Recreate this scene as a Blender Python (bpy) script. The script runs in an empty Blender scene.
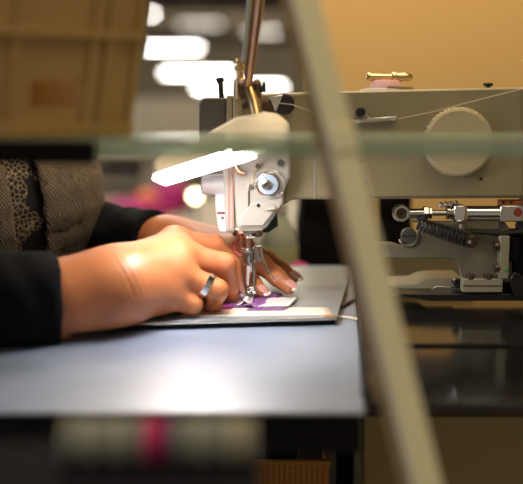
import bpy, bmesh, math, random
import numpy as np
from mathutils import Vector, Matrix, noise
C = bpy.context.scene.collection
sc = bpy.context.scene
R = math.radians
random.seed(4)

# ------------------------------------------------------------------ camera, world, lights
PITCH = R(8.08); CAM = Vector((0, -1.0, 0.206)); F = 1000.0
cd = bpy.data.cameras.new('camera'); cam = bpy.data.objects.new('camera', cd); C.objects.link(cam)
cam.location = CAM; cam.rotation_euler = (R(90)-PITCH, 0, 0)
cd.sensor_width = 36; cd.lens = 36*F/523; cd.clip_start = 0.02; cd.clip_end = 200
cd.dof.use_dof = True; cd.dof.focus_distance = 0.985; cd.dof.aperture_fstop = 2.75
sc.camera = cam
sc.view_settings.view_transform = 'Standard'; sc.view_settings.look = 'None'
sc.view_settings.exposure = 0.35; sc.view_settings.gamma = 1; sc.view_settings.use_curve_mapping = False
w = bpy.data.worlds.new('world'); sc.world = w; w.use_nodes = True
w.node_tree.nodes['Background'].inputs[0].default_value = (1.0, .84, .62, 1)
w.node_tree.nodes['Background'].inputs[1].default_value = 0.19

def area(name, loc, target, size, power, col, sy=None):
    l = bpy.data.lights.new(name, 'AREA'); l.energy = power; l.color = col; l.size = size
    if sy: l.shape = 'RECTANGLE'; l.size_y = sy
    o = bpy.data.objects.new(name, l); C.objects.link(o); o.location = loc
    o.rotation_euler = (Vector(target)-Vector(loc)).to_track_quat('-Z', 'Y').to_euler()
    return o
area('ceiling_light_workstation', (0.5, -0.8, 1.9), (0.2, 0, 0), 1.0, 10, (1, .83, .57))
area('wall_fill', (0.10, 0.22, 1.2), (0.09, .62, 0.25), .4, 8.5, (1, .78, .45))  # unseen lamp added to brighten the ochre wall towards its left
area('ceiling_light_hall', (-1.5, 9, 2.2), (-1.5, 9, 0), 5, 420, (1, .88, .7), 12)
area('bench_fill', (-.5, 2.2, 2.0), (-.35, 3.0, 0), 1.2, 34, (1, .92, .8))  # added fill so the background bench and cloth are not dark
area('far_wall_fill', (-1, 33, 2.5), (-1, 36, 0), 6, 330, (1, .88, .7), 8)  # added fill that lifts the dark back wall
area('far_ceiling_fill', (-1, 30, .6), (-1, 32, 3), 5, 330, (1, .86, .66), 12)  # upward fill added to lighten the far end of the ceiling
area('ceiling_fill', (-1, 14, .9), (-1, 16, 3), 4, 240, (1, .88, .7), 16)  # upward fill added to lighten the dark hall ceiling
area('window_daylight', (-3.4, -1.0, 1.5), (-.2, 0, 0), 1.6, 44, (.50, .68, 1))

# ------------------------------------------------------------------ helpers
def P(px, py, Y):
    u = (px-261.5)/F; v = (242-py)/F
    t = (Y-CAM.y)/(math.cos(PITCH)+v*math.sin(PITCH))
    return Vector((t*u, Y, CAM.z+t*(-math.sin(PITCH)+v*math.cos(PITCH))))
def S(Y): return (Y-CAM.y)/F            # metres per pixel at depth Y
def on_table(px, py, z=0.0):
    u = (px-261.5)/F; v = (242-py)/F
    t = (z-CAM.z)/(-math.sin(PITCH)+v*math.cos(PITCH))
    return Vector((t*u, CAM.y+t*(math.cos(PITCH)+v*math.sin(PITCH)), z))

def mat(name, col, rough=.5, metal=0, noise_amt=0, scale=60, bump=0, emit=None, es=0, **kw):
    m = bpy.data.materials.new(name); m.use_nodes = True
    nt = m.node_tree; b = nt.nodes['Principled BSDF']
    b.inputs['Base Color'].default_value = (*col, 1); b.inputs['Roughness'].default_value = rough
    b.inputs['Metallic'].default_value = metal
    if emit: b.inputs['Emission Color'].default_value = (*emit, 1); b.inputs['Emission Strength'].default_value = es
    for k, v in kw.items(): b.inputs[k.replace('_', ' ')].default_value = v
    if noise_amt or bump:
        tc = nt.nodes.new('ShaderNodeTexCoord'); n = nt.nodes.new('ShaderNodeTexNoise')
        n.inputs['Scale'].default_value = scale; n.inputs['Detail'].default_value = 4
        nt.links.new(tc.outputs['Object'], n.inputs['Vector'])
        if noise_amt:
            r = nt.nodes.new('ShaderNodeMix'); r.data_type = 'RGBA'
            r.inputs[6].default_value = (*[c*(1-noise_amt) for c in col], 1)
            r.inputs[7].default_value = (*[min(1, c*(1+noise_amt)) for c in col], 1)
            nt.links.new(n.outputs['Fac'], r.inputs[0]); nt.links.new(r.outputs[2], b.inputs['Base Color'])
        if bump:
            bp = nt.nodes.new('ShaderNodeBump'); bp.inputs['Strength'].default_value = bump
            bp.inputs['Distance'].default_value = .001
            nt.links.new(n.outputs['Fac'], bp.inputs['Height']); nt.links.new(bp.outputs[0], b.inputs['Normal'])
    return m
M = {}
M['arm'] = mat('painted_casting', (.35, .29, .165), .38, 0, .06, 25, .05)
M['head'] = mat('head_casting', (.44, .40, .35), .32, 0, .05, 30)
M['white'] = mat('white_plastic', (.54, .52, .53), .35)
M['dial'] = mat('dial_plastic', (.58, .49, .29), .45, 0, .05, 40)
M['dark'] = mat('black_metal', (.012, .011, .012), .35)
M['matteblack'] = mat('matte_black', (.008, .007, .009), .8, Specular_IOR_Level=.08)
M['grey'] = mat('grey_box_metal', (.10, .095, .08), .4, .3)
M['steel'] = mat('steel', (.62, .60, .56), .22, 1)
M['steelpale'] = mat('bright_steel', (.85, .84, .84), .16, 1)
M['brass'] = mat('brass', (.70, .50, .25), .28, 1)
M['copper'] = mat('copper_tube', (.62, .40, .30), .3, 1)
M['bronze'] = mat('dark_bronze', (.12, .08, .06), .35, .8)
M['plate'] = mat('grey_plate', (.27, .30, .33), .34, .25, .12, 90, .05)
M['table'] = mat('grey_worktop', (.17, .22, .33), .43, 0, .35, 14, .0, IOR=2.8)
M['blacktop'] = mat('black_glossy_top', (.012, .012, .012), .12, 0, .2, 30)
M['edge'] = mat('worktop_edge', (.010, .009, .009), .6, Specular_IOR_Level=.1)
M['shade'] = mat('lamp_shade', (.74, .68, .60), .45, 0)
M['led'] = mat('lamp_panel', (1, 1, 1), .5, emit=(1, .97, .95), es=26)
M['glass_edge'] = None
M['crate'] = mat('crate_plastic', (.47, .29, .10), .5, 0, .1, 12)
M['post'] = mat('cream_paint', (.88, .80, .52), .4, 0, .08, 20)
M['postside'] = mat('post_shaded_side', (.45, .27, .10), .5, 0, .1, 20)  # darker brown paints in the shade on the post's right side
M['wall'] = mat('ochre_wall', (.70, .44, .155), .7, 0, .04, 3)
M['hallwall'] = mat('hall_wall', (.33, .285, .21), .8, 0, .1, 1)
M['ceil'] = mat('hall_ceiling', (.13, .105, .075), .8, 0, .25, .6)
M['floor'] = mat('hall_floor', (.08, .072, .06), .5, 0, .15, 2)
M['tube'] = mat('tube_light', (1, 1, 1), .5, emit=(1, .97, .90), es=16)
M['tubedim'] = mat('tube_light_dim', (1, 1, 1), .5, emit=(1, .93, .82), es=1.6)
M['bokeh'] = mat('warm_bulb', (1, 1, 1), .5, emit=(1, .80, .42), es=16)
M['magenta'] = mat('magenta_cloth', (.36, .01, .13), .8, 0, .3, 8)
M['coral'] = mat('coral_cloth', (.9, .25, .12), .8, 0, .2, 8)
M['purple'] = mat('purple_satin', (.28, .10, .36), .35, 0, .35, 150, .2)
M['label'] = mat('white_label', (.85, .83, .82), .6)
M['cream'] = mat('cream_fabric', (.78, .66, .58), .7, 0, .05, 200, .3)
M['card'] = mat('tan_box', (.50, .38, .17), .8, 0, .1, 6)
M['orange'] = mat('orange_plastic', (.50, .20, .02), .4)
M['thread'] = mat('sage_thread', (.20, .21, .15), .8, 0, .2, 300, .3)
M['threadpink'] = mat('magenta_thread', (.55, .02, .12), .8, 0, .2, 300, .3)
M['threadnavy'] = mat('navy_thread', (.05, .05, .12), .8, 0, .2, 300, .3)
M['threadcream'] = mat('cream_thread', (.30, .27, .15), .8, 0, .2, 300, .3)
M['line'] = mat('sewing_thread', (.80, .72, .55), .6)
M['bottle'] = mat('bottle_plastic', (.32, .36, .31), .3)
M['bottlelabel'] = mat('bottle_label', (.50, .50, .28), .6)
M['red'] = mat('red_plastic', (.32, .05, .03), .4)
M['orangered'] = mat('orange_red_label', (.75, .22, .08), .5)
M['green'] = mat('green_dot', (.04, .40, .08), .4)
M['pink'] = mat('pink_spool', (.80, .45, .42), .5)
M['skin'] = mat('skin', (.50, .17, .065), .40, 0, .26, 45, .55, Subsurface_Weight=.12, Subsurface_Scale=.004)
M['skin'].node_tree.nodes['Principled BSDF'].inputs['Subsurface Radius'].default_value = (1, .35, .2)
M['nail'] = mat('nail_lacquer', (.62, .30, .25), .15)
M['nailwhite'] = mat('nail_tip', (.9, .87, .85), .15)
M['hair'] = mat('brown_hair', (.06, .03, .015), .5, 0, .3, 60, .4)
M['sleeve'] = mat('black_knit', (.006, .006, .008), .85, 0, .3, 120, .3, Specular_IOR_Level=.1)
M['trouser'] = mat('dark_trousers', (.02, .022, .035), .9)
M['silver'] = mat('silver_ring', (.9, .9, .92), .12, 1)
M['eye'] = mat('eye', (.5, .46, .42), .3)
M['lip'] = mat('lip', (.45, .12, .1), .4)

# glass shelf
m = bpy.data.materials.new('green_glass'); m.use_nodes = True; nt = m.node_tree
for n in list(nt.nodes): nt.nodes.remove(n)
out = nt.nodes.new('ShaderNodeOutputMaterial'); mix = nt.nodes.new('ShaderNodeMixShader')
tr = nt.nodes.new('ShaderNodeBsdfTransparent'); gl = nt.nodes.new('ShaderNodeBsdfPrincipled')
tr.inputs[0].default_value = (.72, .82, .74, 1)
gl.inputs['Base Color'].default_value = (.46, .54, .45, 1); gl.inputs['Roughness'].default_value = .15
mix.inputs[0].default_value = .5
nt.links.new(tr.outputs[0], mix.inputs[1]); nt.links.new(gl.outputs[0], mix.inputs[2]); nt.links.new(mix.outputs[0], out.inputs[0])
M['glass'] = m
# knit vest: ribbed bump along the body
m = mat('beige_rib_knit', (.29, .235, .18), .85); nt = m.node_tree; b = nt.nodes['Principled BSDF']
tc = nt.nodes.new('ShaderNodeTexCoord'); wv = nt.nodes.new('ShaderNodeTexWave')
wv.bands_direction = 'DIAGONAL'; wv.inputs['Scale'].default_value = 130; wv.inputs['Distortion'].default_value = 9; wv.inputs['Detail'].default_value = 3
wv.inputs['Detail Scale'].default_value = .6
mx = nt.nodes.new('ShaderNodeMix'); mx.data_type = 'RGBA'; mx.inputs[6].default_value = (.20, .165, .125, 1); mx.inputs[7].default_value = (.32, .265, .205, 1)
bp = nt.nodes.new('ShaderNodeBump'); bp.inputs['Distance'].default_value = .003
nt.links.new(tc.outputs['Object'], wv.inputs[0]); nt.links.new(wv.outputs['Fac'], mx.inputs[0]); nt.links.new(mx.outputs[2], b.inputs['Base Color'])
nt.links.new(wv.outputs['Fac'], bp.inputs['Height']); nt.links.new(bp.outputs[0], b.inputs['Normal'])
M['knit'] = m
# dark lace blouse with a chain pattern in its cloth
m = mat('lace_blouse', (.012, .01, .012), .6); nt = m.node_tree; b = nt.nodes['Principled BSDF']
tc = nt.nodes.new('ShaderNodeTexCoord'); vo = nt.nodes.new('ShaderNodeTexVoronoi'); vo.feature = 'DISTANCE_TO_EDGE'; vo.inputs['Scale'].default_value = 190
ns = nt.nodes.new('ShaderNodeTexNoise'); ns.inputs['Scale'].default_value = 30
lt = nt.nodes.new('ShaderNodeMath'); lt.operation = 'LESS_THAN'; lt.inputs[1].default_value = .07
gt = nt.nodes.new('ShaderNodeMath'); gt.operation = 'GREATER_THAN'; gt.inputs[1].default_value = .5
mu = nt.nodes.new('ShaderNodeMath'); mu.operation = 'MULTIPLY'
mx = nt.nodes.new('ShaderNodeMix'); mx.data_type = 'RGBA'; mx.inputs[6].default_value = (.012, .01, .012, 1); mx.inputs[7].default_value = (.42, .33, .20, 1)
nt.links.new(tc.outputs['Object'], vo.inputs['Vector']); nt.links.new(tc.outputs['Object'], ns.inputs['Vector'])
nt.links.new(vo.outputs['Distance'], lt.inputs[0]); nt.links.new(ns.outputs['Fac'], gt.inputs[0])
nt.links.new(lt.outputs[0], mu.inputs[0]); nt.links.new(gt.outputs[0], mu.inputs[1]); nt.links.new(mu.outputs[0], mx.inputs[0]); nt.links.new(mx.outputs[2], b.inputs['Base Color'])
M['lace'] = m

def tag(o, label=None, cat=None, group=None, kind=None):
    if label: o['label'] = label
    if cat: o['category'] = cat
    if group: o['group'] = group
    if kind: o['kind'] = kind
    return o
def empty(name, loc, label=None, cat=None, group=None):
    o = bpy.data.objects.new(name, None); o.empty_display_size = .02; C.objects.link(o); o.location = loc
    return tag(o, label, cat, group)
def world_loc(o):
    v = Vector((0, 0, 0))
    while o is not None:
        if o.type == 'EMPTY' or o.location.length: v = v+o.location
        o = o.parent
    return v
def obj(name, bm, m, parent=None, bev=0, seg=2, ang=38, smooth=True):
    me = bpy.data.meshes.new(name)
    if isinstance(bm, bmesh.types.BMesh):
        bmesh.ops.recalc_face_normals(bm, faces=bm.faces[:]); bm.to_mesh(me); bm.free()
    else:
        me.from_pydata([tuple(v) for v in bm[0]], [], [tuple(int(i) for i in f) for f in bm[1]])
    for mm in (m if isinstance(m, (list, tuple)) else [m]): me.materials.append(mm)
    if smooth:
        me.shade_smooth(); me.set_sharp_from_angle(angle=R(ang))
    o = bpy.data.objects.new(name, me); C.objects.link(o)
    # the origin goes to the middle of the mesh's own bounds; children keep world placement
    cs = [v.co for v in me.vertices]
    c = Vector([(min(v[i] for v in cs)+max(v[i] for v in cs))/2 for i in range(3)]) if parent is None else Vector((0, 0, 0))
    if parent is None:
        me.transform(Matrix.Translation(-c)); o.location = c
    else:
        o.parent = parent
        root = parent
        off = Vector((0, 0, 0))
        while root is not None: off += root.location; root = root.parent
        me.transform(Matrix.Translation(-off))
    if bev:
        md = o.modifiers.new('bevel', 'BEVEL'); md.width = bev; md.segments = seg; md.limit_method = 'ANGLE'; md.angle_limit = R(35)
        md.harden_normals = False
    return o
def box(bm, x0, x1, y0, y1, z0, z1):
    v = [bm.verts.new((x, y, z)) for z in (z0, z1) for y in (y0, y1) for x in (x0, x1)]
    for f in ((0, 1, 3, 2), (4, 6, 7, 5), (0, 4, 5, 1), (2, 3, 7, 6), (0, 2, 6, 4), (1, 5, 7, 3)): bm.faces.new([v[i] for i in f])
    return bm
def BM(): return bmesh.new()
def wbox(*a): return box(BM(), *a)
def pbox(bm, x0, y0, x1, y1, Y, depth):
    a = P(x0, y1, Y); c = P(x1, y0, Y)
    return box(bm, a.x, c.x, Y, Y+depth, a.z, c.z)
def prism(bm, pts, Y, depth, holes=()):
    w3 = [P(x, y, Y) for x, y in pts]
    f = [bm.verts.new(p) for p in w3]; b = [bm.verts.new((p.x, Y+depth, p.z)) for p in w3]
    n = len(f); bm.faces.new(f); bm.faces.new(b[::-1])
    for i in range(n): bm.faces.new((f[i], b[i], b[(i+1) % n], f[(i+1) % n]))
    return bm
def lathe(bm, origin, axis, prof, n=32, caps=True, squash=None):
    axis = Vector(axis).normalized(); origin = Vector(origin)
    t = Vector((0, 0, 1)) if abs(axis.z) < .9 else Vector((1, 0, 0))
    a = axis.cross(t).normalized(); b = axis.cross(a)
    rings = []
    for d, r in prof:
        rings.append([bm.verts.new(origin+axis*d+(a*math.cos(2*math.pi*i/n)+b*math.sin(2*math.pi*i/n))*max(r, 1e-5)) for i in range(n)])
    for A, B in zip(rings, rings[1:]):
        for i in range(n): bm.faces.new((A[i], A[(i+1) % n], B[(i+1) % n], B[i]))
    if caps: bm.faces.new(rings[0][::-1]); bm.faces.new(rings[-1])
    return bm
def cyl(bm, p0, p1, r, r2=None, n=24):
    p0 = Vector(p0); p1 = Vector(p1); L = (p1-p0).length
    return lathe(bm, p0, p1-p0, [(0, r), (L, r if r2 is None else r2)], n)
def pcyl(bm, px, py, Y, r_px, depth, n=28, r2=None):          # disc facing the camera; Y is the front
    r = r_px*S(Y); p = P(px, py, Y)
    return cyl(bm, p, p+Vector((0, depth, 0)), r, None if r2 is None else r2*S(Y), n)
def tube(bm, pts, r, n=10, closed=False):
    pts = [Vector(p) for p in pts]; rs = r if isinstance(r, (list, tuple)) else [r]*len(pts)
    rings = []; prev = None; N = len(pts)
    for i, p in enumerate(pts):
        if closed: d = (pts[(i+1) % N]-pts[i-1]).normalized()
        else: d = (pts[min(i+1, N-1)]-pts[max(i-1, 0)]).normalized()
        if prev is None:
            t = Vector((0, 0, 1)) if abs(d.z) < .9 else Vector((1, 0, 0)); a = d.cross(t).normalized()
        else: a = (prev-d*prev.dot(d)).normalized()
        prev = a; b = d.cross(a)
        rings.append([bm.verts.new(p+(a*math.cos(2*math.pi*k/n)+b*math.sin(2*math.pi*k/n))*rs[i]) for k in range(n)])
    for i in range(N if closed else N-1):
        A = rings[i]; B = rings[(i+1) % N]
        for k in range(n): bm.faces.new((A[k], A[(k+1) % n], B[(k+1) % n], B[k]))
    if not closed: bm.faces.new(rings[0][::-1]); bm.faces.new(rings[-1])
    return bm
def arc(n, a0, a1, f): return [f(a0+(a1-a0)*i/(n-1)) for i in range(n)]

# ---- signed-distance bodies turned into one continuous surface
def surface_nets(f, lo, hi, h):
    lo = np.array(lo, float); hi = np.array(hi, float)
    n = np.ceil((hi-lo)/h).astype(int)+1
    g = np.stack(np.meshgrid(*[lo[i]+h*np.arange(n[i]) for i in range(3)], indexing='ij'), -1)
    v = f(g); ins = v < 0
    nc = n-1
    cnt = np.zeros(nc); acc = np.zeros((*nc, 3))
    offs = [(i, j, k) for i in (0, 1) for j in (0, 1) for k in (0, 1)]
    sl = lambda o: tuple(slice(o[d], o[d]+nc[d]) for d in range(3))
    for a in offs:
        for d in range(3):
            if a[d] == 0:
                b = list(a); b[d] = 1; b = tuple(b)
                va = v[sl(a)]; vb = v[sl(b)]; cr = (va < 0) != (vb < 0)
                t = np.where(cr, va/np.where(cr, va-vb, 1), 0)
                p = np.zeros((*nc, 3)); 
                for e in range(3): p[..., e] = a[e]
                p[..., d] += t
                acc += p*cr[..., None]; cnt += cr
    act = cnt > 0
    idx = -np.ones(nc, int); idx[act] = np.arange(act.sum())
    cell = np.stack(np.nonzero(act), -1)
    verts = lo+h*(cell+acc[act]/cnt[act][:, None])
    faces = []
    for d in range(3):
        e1, e2 = [(1, 2), (2, 0), (0, 1)][d]
        a = ins[tuple(slice(0, n[k]-1) if k == d else slice(1, n[k]-1) for k in range(3))]
        b = ins[tuple(slice(1, n[k]) if k == d else slice(1, n[k]-1) for k in range(3))]
        q = np.stack(np.nonzero(a != b), -1)
        if not len(q): continue
        flip = a[tuple(q.T)]
        q = q.copy()
        for k in range(3):
            if k != d: q[:, k] += 1
        def cid(s1, s2):
            c = q.copy(); c[:, e1] += s1; c[:, e2] += s2
            return idx[tuple(c.T)]
        Q = np.stack([cid(-1, -1), cid(0, -1), cid(0, 0), cid(-1, 0)], -1)
        Q[~flip] = Q[~flip][:, ::-1]
        faces.append(Q)
    return verts, np.concatenate(faces)
def cap(p, a, b, r1, r2):
    a = np.array(a); b = np.array(b); ab = b-a
    t = np.clip(((p-a)@ab)/(ab@ab+1e-12), 0, 1)
    return np.linalg.norm(p-a-t[..., None]*ab, axis=-1)-(r1+(r2-r1)*t)
def ell(p, c, r, rot=None):
    q = p-np.array(c)
    if rot is not None: q = q@rot
    r = np.array(r); k0 = np.linalg.norm(q/r, axis=-1); k1 = np.linalg.norm(q/(r*r), axis=-1)
    return k0*(k0-1)/np.maximum(k1, 1e-9)
def sm(a, b, k):
    h = np.maximum(k-np.abs(a-b), 0)/k
    return np.minimum(a, b)-h*h*k*.25
def chain(p, pts, rs, k=.004):
    d = None
    for (a, b, r1, r2) in zip(pts, pts[1:], rs, rs[1:]):
        c = cap(p, a, b, r1, r2); d = c if d is None else sm(d, c, k)
    return d
def nets_join(parts):
    V, Fc, o = [], [], 0
    for v, f in parts: V.append(v); Fc.append(f+o); o += len(v)
    return np.concatenate(V), np.concatenate(Fc)

# ------------------------------------------------------------------ the setting
def struct(name, bm, m): return tag(obj(name, bm, m, smooth=False), kind='structure')
struct('floor', wbox(-7, 5, -1.6, 42, -.80, -.75), M['floor'])
struct('ceiling', wbox(-7, 5, -1.6, 42, 2.6, 2.7), M['ceil'])
struct('wall_back', wbox(-7, 5, 42, 42.1, -.75, 2.6), M['hallwall'])
struct('wall_left', wbox(-7.1, -7, -1.6, 42, -.75, 2.6), M['hallwall'])
struct('wall_right', wbox(.075, 5, .62, .70, -.75, 2.6), M['wall'])

# hanging luminaires
def luminaire(x0, x1, y, Y, h_px, m, label):
    c = P((x0+x1)/2, y, Y); w_ = (x1-x0)*S(Y)/2; h = h_px*S(Y)/2
    e = empty('hanging_light', (c.x, c.y, c.z+h*1.6), label, 'light', 'hanging tube lights in the hall')
    b_ = cyl(BM(), (c.x-w_, Y, c.z), (c.x+w_, Y, c.z), h, n=14); obj('tube', b_, m, e)
    obj('housing', wbox(c.x-w_, c.x+w_, Y-h*1.4, Y+h*1.4, c.z+h*.9, c.z+h*1.6), M['hallwall'], e)
    b_ = BM()
    for s in (-.7, .7): obj('hanger', cyl(BM(), (c.x+w_*s, Y, c.z+h*1.5), (c.x+w_*s, Y, 2.6), .012, n=8), M['dark'], e)
luminaire(147, 199, 48, 14, 3, M['tube'], 'bright white tube light high beside the brown crate')
luminaire(164, 232, 73, 20, 3, M['tube'], 'bright white tube light in the middle of the three')
luminaire(196, 282, 87, 24, 3.5, M['tube'], 'lowest white tube light behind the black screw')
luminaire(150, 154, 14, 10, 3.5, M['tube'], 'small round white light at the top beside the crate')
luminaire(246, 280, 32, 17, 3, M['tubedim'], 'faint pale light beyond the copper lamp arm')
luminaire(180, 220, 24, 26, 3, M['tubedim'], 'faint thin light above the bright tubes')

# background workstations, blurred
def pile(name, px0, px1, py0, py1, Y, m, label, cat, seed, group=None, zb=None):
    a = P(px0, py1, Y); c = P(px1, py0, Y); bm = BM()
    bmesh.ops.create_icosphere(bm, subdivisions=4, radius=1)
    sx, sz = (c.x-a.x)/2, (c.z-a.z)/2
    for v in bm.verts:
        n_ = 1+.22*noise.noise(v.co*2.2+Vector((seed, 0, 0)))+.06*noise.noise(v.co*7)
        v.co = Vector(((a.x+c.x)/2+v.co.x*sx*n_, Y+v.co.y*sx*.7*n_, a.z+sz+max(v.co.z*n_, -.9)*sz))
    if zb is not None:
        lo_ = min(v.co.z for v in bm.verts)
        for v in bm.verts: v.co.z += zb+.0006-lo_
    return tag(obj(name, bm, m), label, cat, group)
def bench(px0, px1, py, Y, label):
    a = P(px0, py, Y); c = P(px1, py, Y)
    e = empty('background_bench', ((a.x+c.x)/2, Y+.35, -.75), label, 'bench')
    obj('top', wbox(a.x, c.x, Y-.3, Y+1.0, a.z-.04, a.z), M['hallwall'], e, .004)
    for sx in (a.x+.04, c.x-.04):
        for sy in (Y-.15, Y+.85): obj('leg', wbox(sx-.02, sx+.02, sy-.02, sy+.02, -.75, a.z-.04), M['grey'], e)
    return e
bench(60, 330, 226, 2.4, 'long bench under the magenta cloth in the background')
pile('cloth_pile', 100, 172, 203, 228, 2.5, M['magenta'], 'magenta cloth heap on the background bench, left of the other', 'cloth', 1, 'magenta cloth heaps', P(0, 226, 2.4).z)
pile('cloth_pile', 150, 192, 196, 228, 2.8, M['magenta'], 'taller magenta cloth heap on the bench by the glowing bulb', 'cloth', 5, 'magenta cloth heaps', P(0, 226, 2.4).z)
pile('coral_cloth', 136, 158, 190, 205, 2.5, M['coral'], 'small coral cloth heap lying above the magenta heaps', 'cloth', 9)
bulb = empty('warm_bulb', P(195, 203, 2.3), 'round warm yellow bulb glowing beside the sewing head', 'lamp')
b_ = BM(); lathe(b_, P(195, 196, 2.3)-Vector((0, 0, .014)), (0, 0, 1), [(0, .006), (.006, .013), (.014, .016), (.022, .013), (.028, .004)], 16); obj('bulb', b_, M['bokeh'], bulb)
b_ = BM(); p = P(195, 196, 2.3); cyl(b_, p-Vector((0, 0, .014)), (p.x, p.y, P(195, 226, 2.3).z), .006, n=10); obj('stem', b_, M['grey'], bulb)
# tall pale rack in the hall behind
pr = empty('storage_rack', P(140, 300, 3.6), 'pale grey storage rack far behind the bench', 'rack')
a = P(78, 130, 3.6); c = P(215, 130, 3.6)
for k, py in enumerate((152, 182)):
    z = P(100, py, 3.6).z; obj('shelf', wbox(a.x, c.x, 3.6, 3.85, z-.02, z), M['hallwall'], pr)
for x in (a.x, (a.x+c.x)/2, c.x): obj('upright', wbox(x-.02, x+.02, 3.62, 3.66, -.75, P(0, 98, 3.6).z), M['hallwall'], pr)
obj('back_panel', wbox(a.x, c.x, 3.85, 3.87, -.75, P(0, 98, 3.6).z), M['hallwall'], pr)
pile('grey_bundle', 112, 140, 168, 182, 3.7, M['grey'], 'small dark bundle on the lower rack shelf', 'bundle', 3, None, P(0, 182, 3.6).z)
pile('pale_bundle', 150, 185, 165, 182, 3.7, M['cream'], 'pale bundle on the lower rack shelf', 'bundle', 7, None, P(0, 182, 3.6).z)

# dark bag and bottle behind the plate
bm = BM(); bmesh.ops.create_cube(bm, size=1); bmesh.ops.subdivide_edges(bm, edges=bm.edges[:], cuts=8, use_grid_fill=True)
a = P(296, 275, .36); c = P(419, 195, .36)
for v in bm.verts:
    n_ = v.co.copy(); tt = 1-.10*abs(n_.z+.5)
    v.co = Vector(((a.x+c.x)/2+n_.x*(c.x-a.x)*tt+.006*noise.noise(n_*3), .42+n_.y*.10+.01*noise.noise(n_*4), (a.z+c.z)/2+n_.z*(c.z-a.z)))
bag = empty('dark_bag', ((a.x+c.x)/2, .42, a.z), 'black cloth bag standing behind the grey plate', 'bag')
obj('body', bm, M['matteblack'], bag, .008)
b_ = BM(); tube(b_, arc(14, math.pi, 0, lambda t: Vector(((a.x+c.x)/2+.025*math.cos(t), .42, c.z-.002+.035*math.sin(t)))), .004); obj('handle', b_, M['matteblack'], bag)
bk = tag(obj('dark_backing', wbox(-.05, .70, .27, .60, -.75, a.z-.0005), M['edge'], None, .003), 'dark cabinet added behind the sewing table, carrying bag and bottle', 'backing')  # added dark block: blackens the view under the table, carries bag and bottle
e = empty('tan_post', (P(372, 200, .24).x, .24, a.z), 'narrow tan post in front of the black bag', 'post')
obj('upright', wbox(P(366, 200, .2701).x, P(379, 200, .2701).x, .2701, .2801, a.z-.0004, P(0, 197, .27).z), M['card'], e, .001)
obj('foot', wbox(P(362, 200, .2701).x, P(383, 200, .2701).x, .2701, .290, a.z-.0004, a.z+.006), M['card'], e, .001)
bt = empty('spray_bottle', P(279, 275, .33), 'grey green plastic bottle standing behind the needle', 'bottle')
p = P(279, 275, .33); p.z = a.z; s = S(.33)
b_ = BM(); lathe(b_, p, (0, 0, 1), [(0, .014*1.2), (.004, 19*s), (.048, 19*s), (.066, 16*s), (.082, 9*s), (.09, 7*s)], 24); obj('body', b_, M['bottle'], bt)
b_ = BM(); lathe(b_, p+Vector((0, 0, .012)), (0, 0, 1), [(0, 19.6*s), (.034, 19.6*s)], 24); obj('label_band', b_, M['bottlelabel'], bt)
b_ = BM(); lathe(b_, p+Vector((0, 0, .09)), (0, 0, 1), [(0, 8*s), (.012, 8*s), (.016, 5*s)], 16); obj('cap', b_, M['white'], bt)
pile('magenta_scrap', 288, 310, 262, 274, .25, M['magenta'], 'small magenta cloth scrap behind the grey plate', 'cloth', 2)

# ------------------------------------------------------------------ table
FR = on_table(0, 412).y
def slab(pts, z0, z1):
    bm = BM(); t_ = [bm.verts.new((x, y, z1)) for x, y in pts]; b_ = [bm.verts.new((x, y, z0)) for x, y in pts]
    n = len(pts); bm.faces.new(t_); bm.faces.new(b_[::-1])
    for i in range(n): bm.faces.new((t_[i], t_[(i+1) % n], b_[(i+1) % n], b_[i]))
    return bm
sa = on_table(357, 312); sb = on_table(364, 400)
tdir = (sb-sa)/(sb.y-sa.y)
bx = lambda y: sa.x+tdir.x*(y-sa.y)
tab = empty('work_table', (-.2, -.1, -.75), 'grey blue worktop under the hands with a bright sheen', 'table')
obj('tabletop', slab([(-.75, FR), (bx(FR), FR), (bx(.24), .24), (-.09, .24), (-.13, .03), (-.60, -.25), (-.75, -.25)], -.0025, 0), M['table'], tab, .0015)
obj('edge_board', slab([(-.75, FR+.004), (bx(FR)-.002, FR+.004), (bx(.24)-.002, .235), (-.088, .235), (-.128, .033), (-.60, -.247), (-.75, -.25)], -.03, -.0025), M['edge'], tab)
for x, y in ((-.68, -.30), (.06, .05), (-.03, .20)): obj('leg', wbox(x-.02, x+.02, y-.02, y+.02, -.75, -.03), M['grey'], tab)
FR2 = on_table(0, 402).y
bt2 = empty('machine_bed', (.4, -.1, -.75), 'black glossy tabletop under the machine arm at right', 'table')
obj('tabletop', slab([(bx(FR2)+.0008, FR2), (.95, FR2), (.95, .24), (bx(.24)+.0008, .24)], -.008, -.0004), M['blacktop'], bt2, .001)
y3 = on_table(400, 346).y
obj('seam_strip', slab([(bx(y3)+.004, y3-.004), (.95, y3-.004), (.95, y3+.005), (bx(y3)+.005, y3+.005)], -.0004, .0010), M['matteblack'], bt2)
for x, y in ((.90, FR2+.04), (.90, .2), (.14, .2)): obj('leg', wbox(x-.02, x+.02, y-.02, y+.02, -.75, -.008), M['grey'], bt2)
b_ = BM(); q0 = on_table(360, 318); q1 = on_table(365.5, 398)
tube(b_, [q0+Vector((0, 0, .003)), q1+Vector((0, 0, .003))], .0028, 8)
tag(obj('dark_rod', b_, M['edge']), 'thin dark rod lying along the seam between the tops', 'rod')
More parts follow.
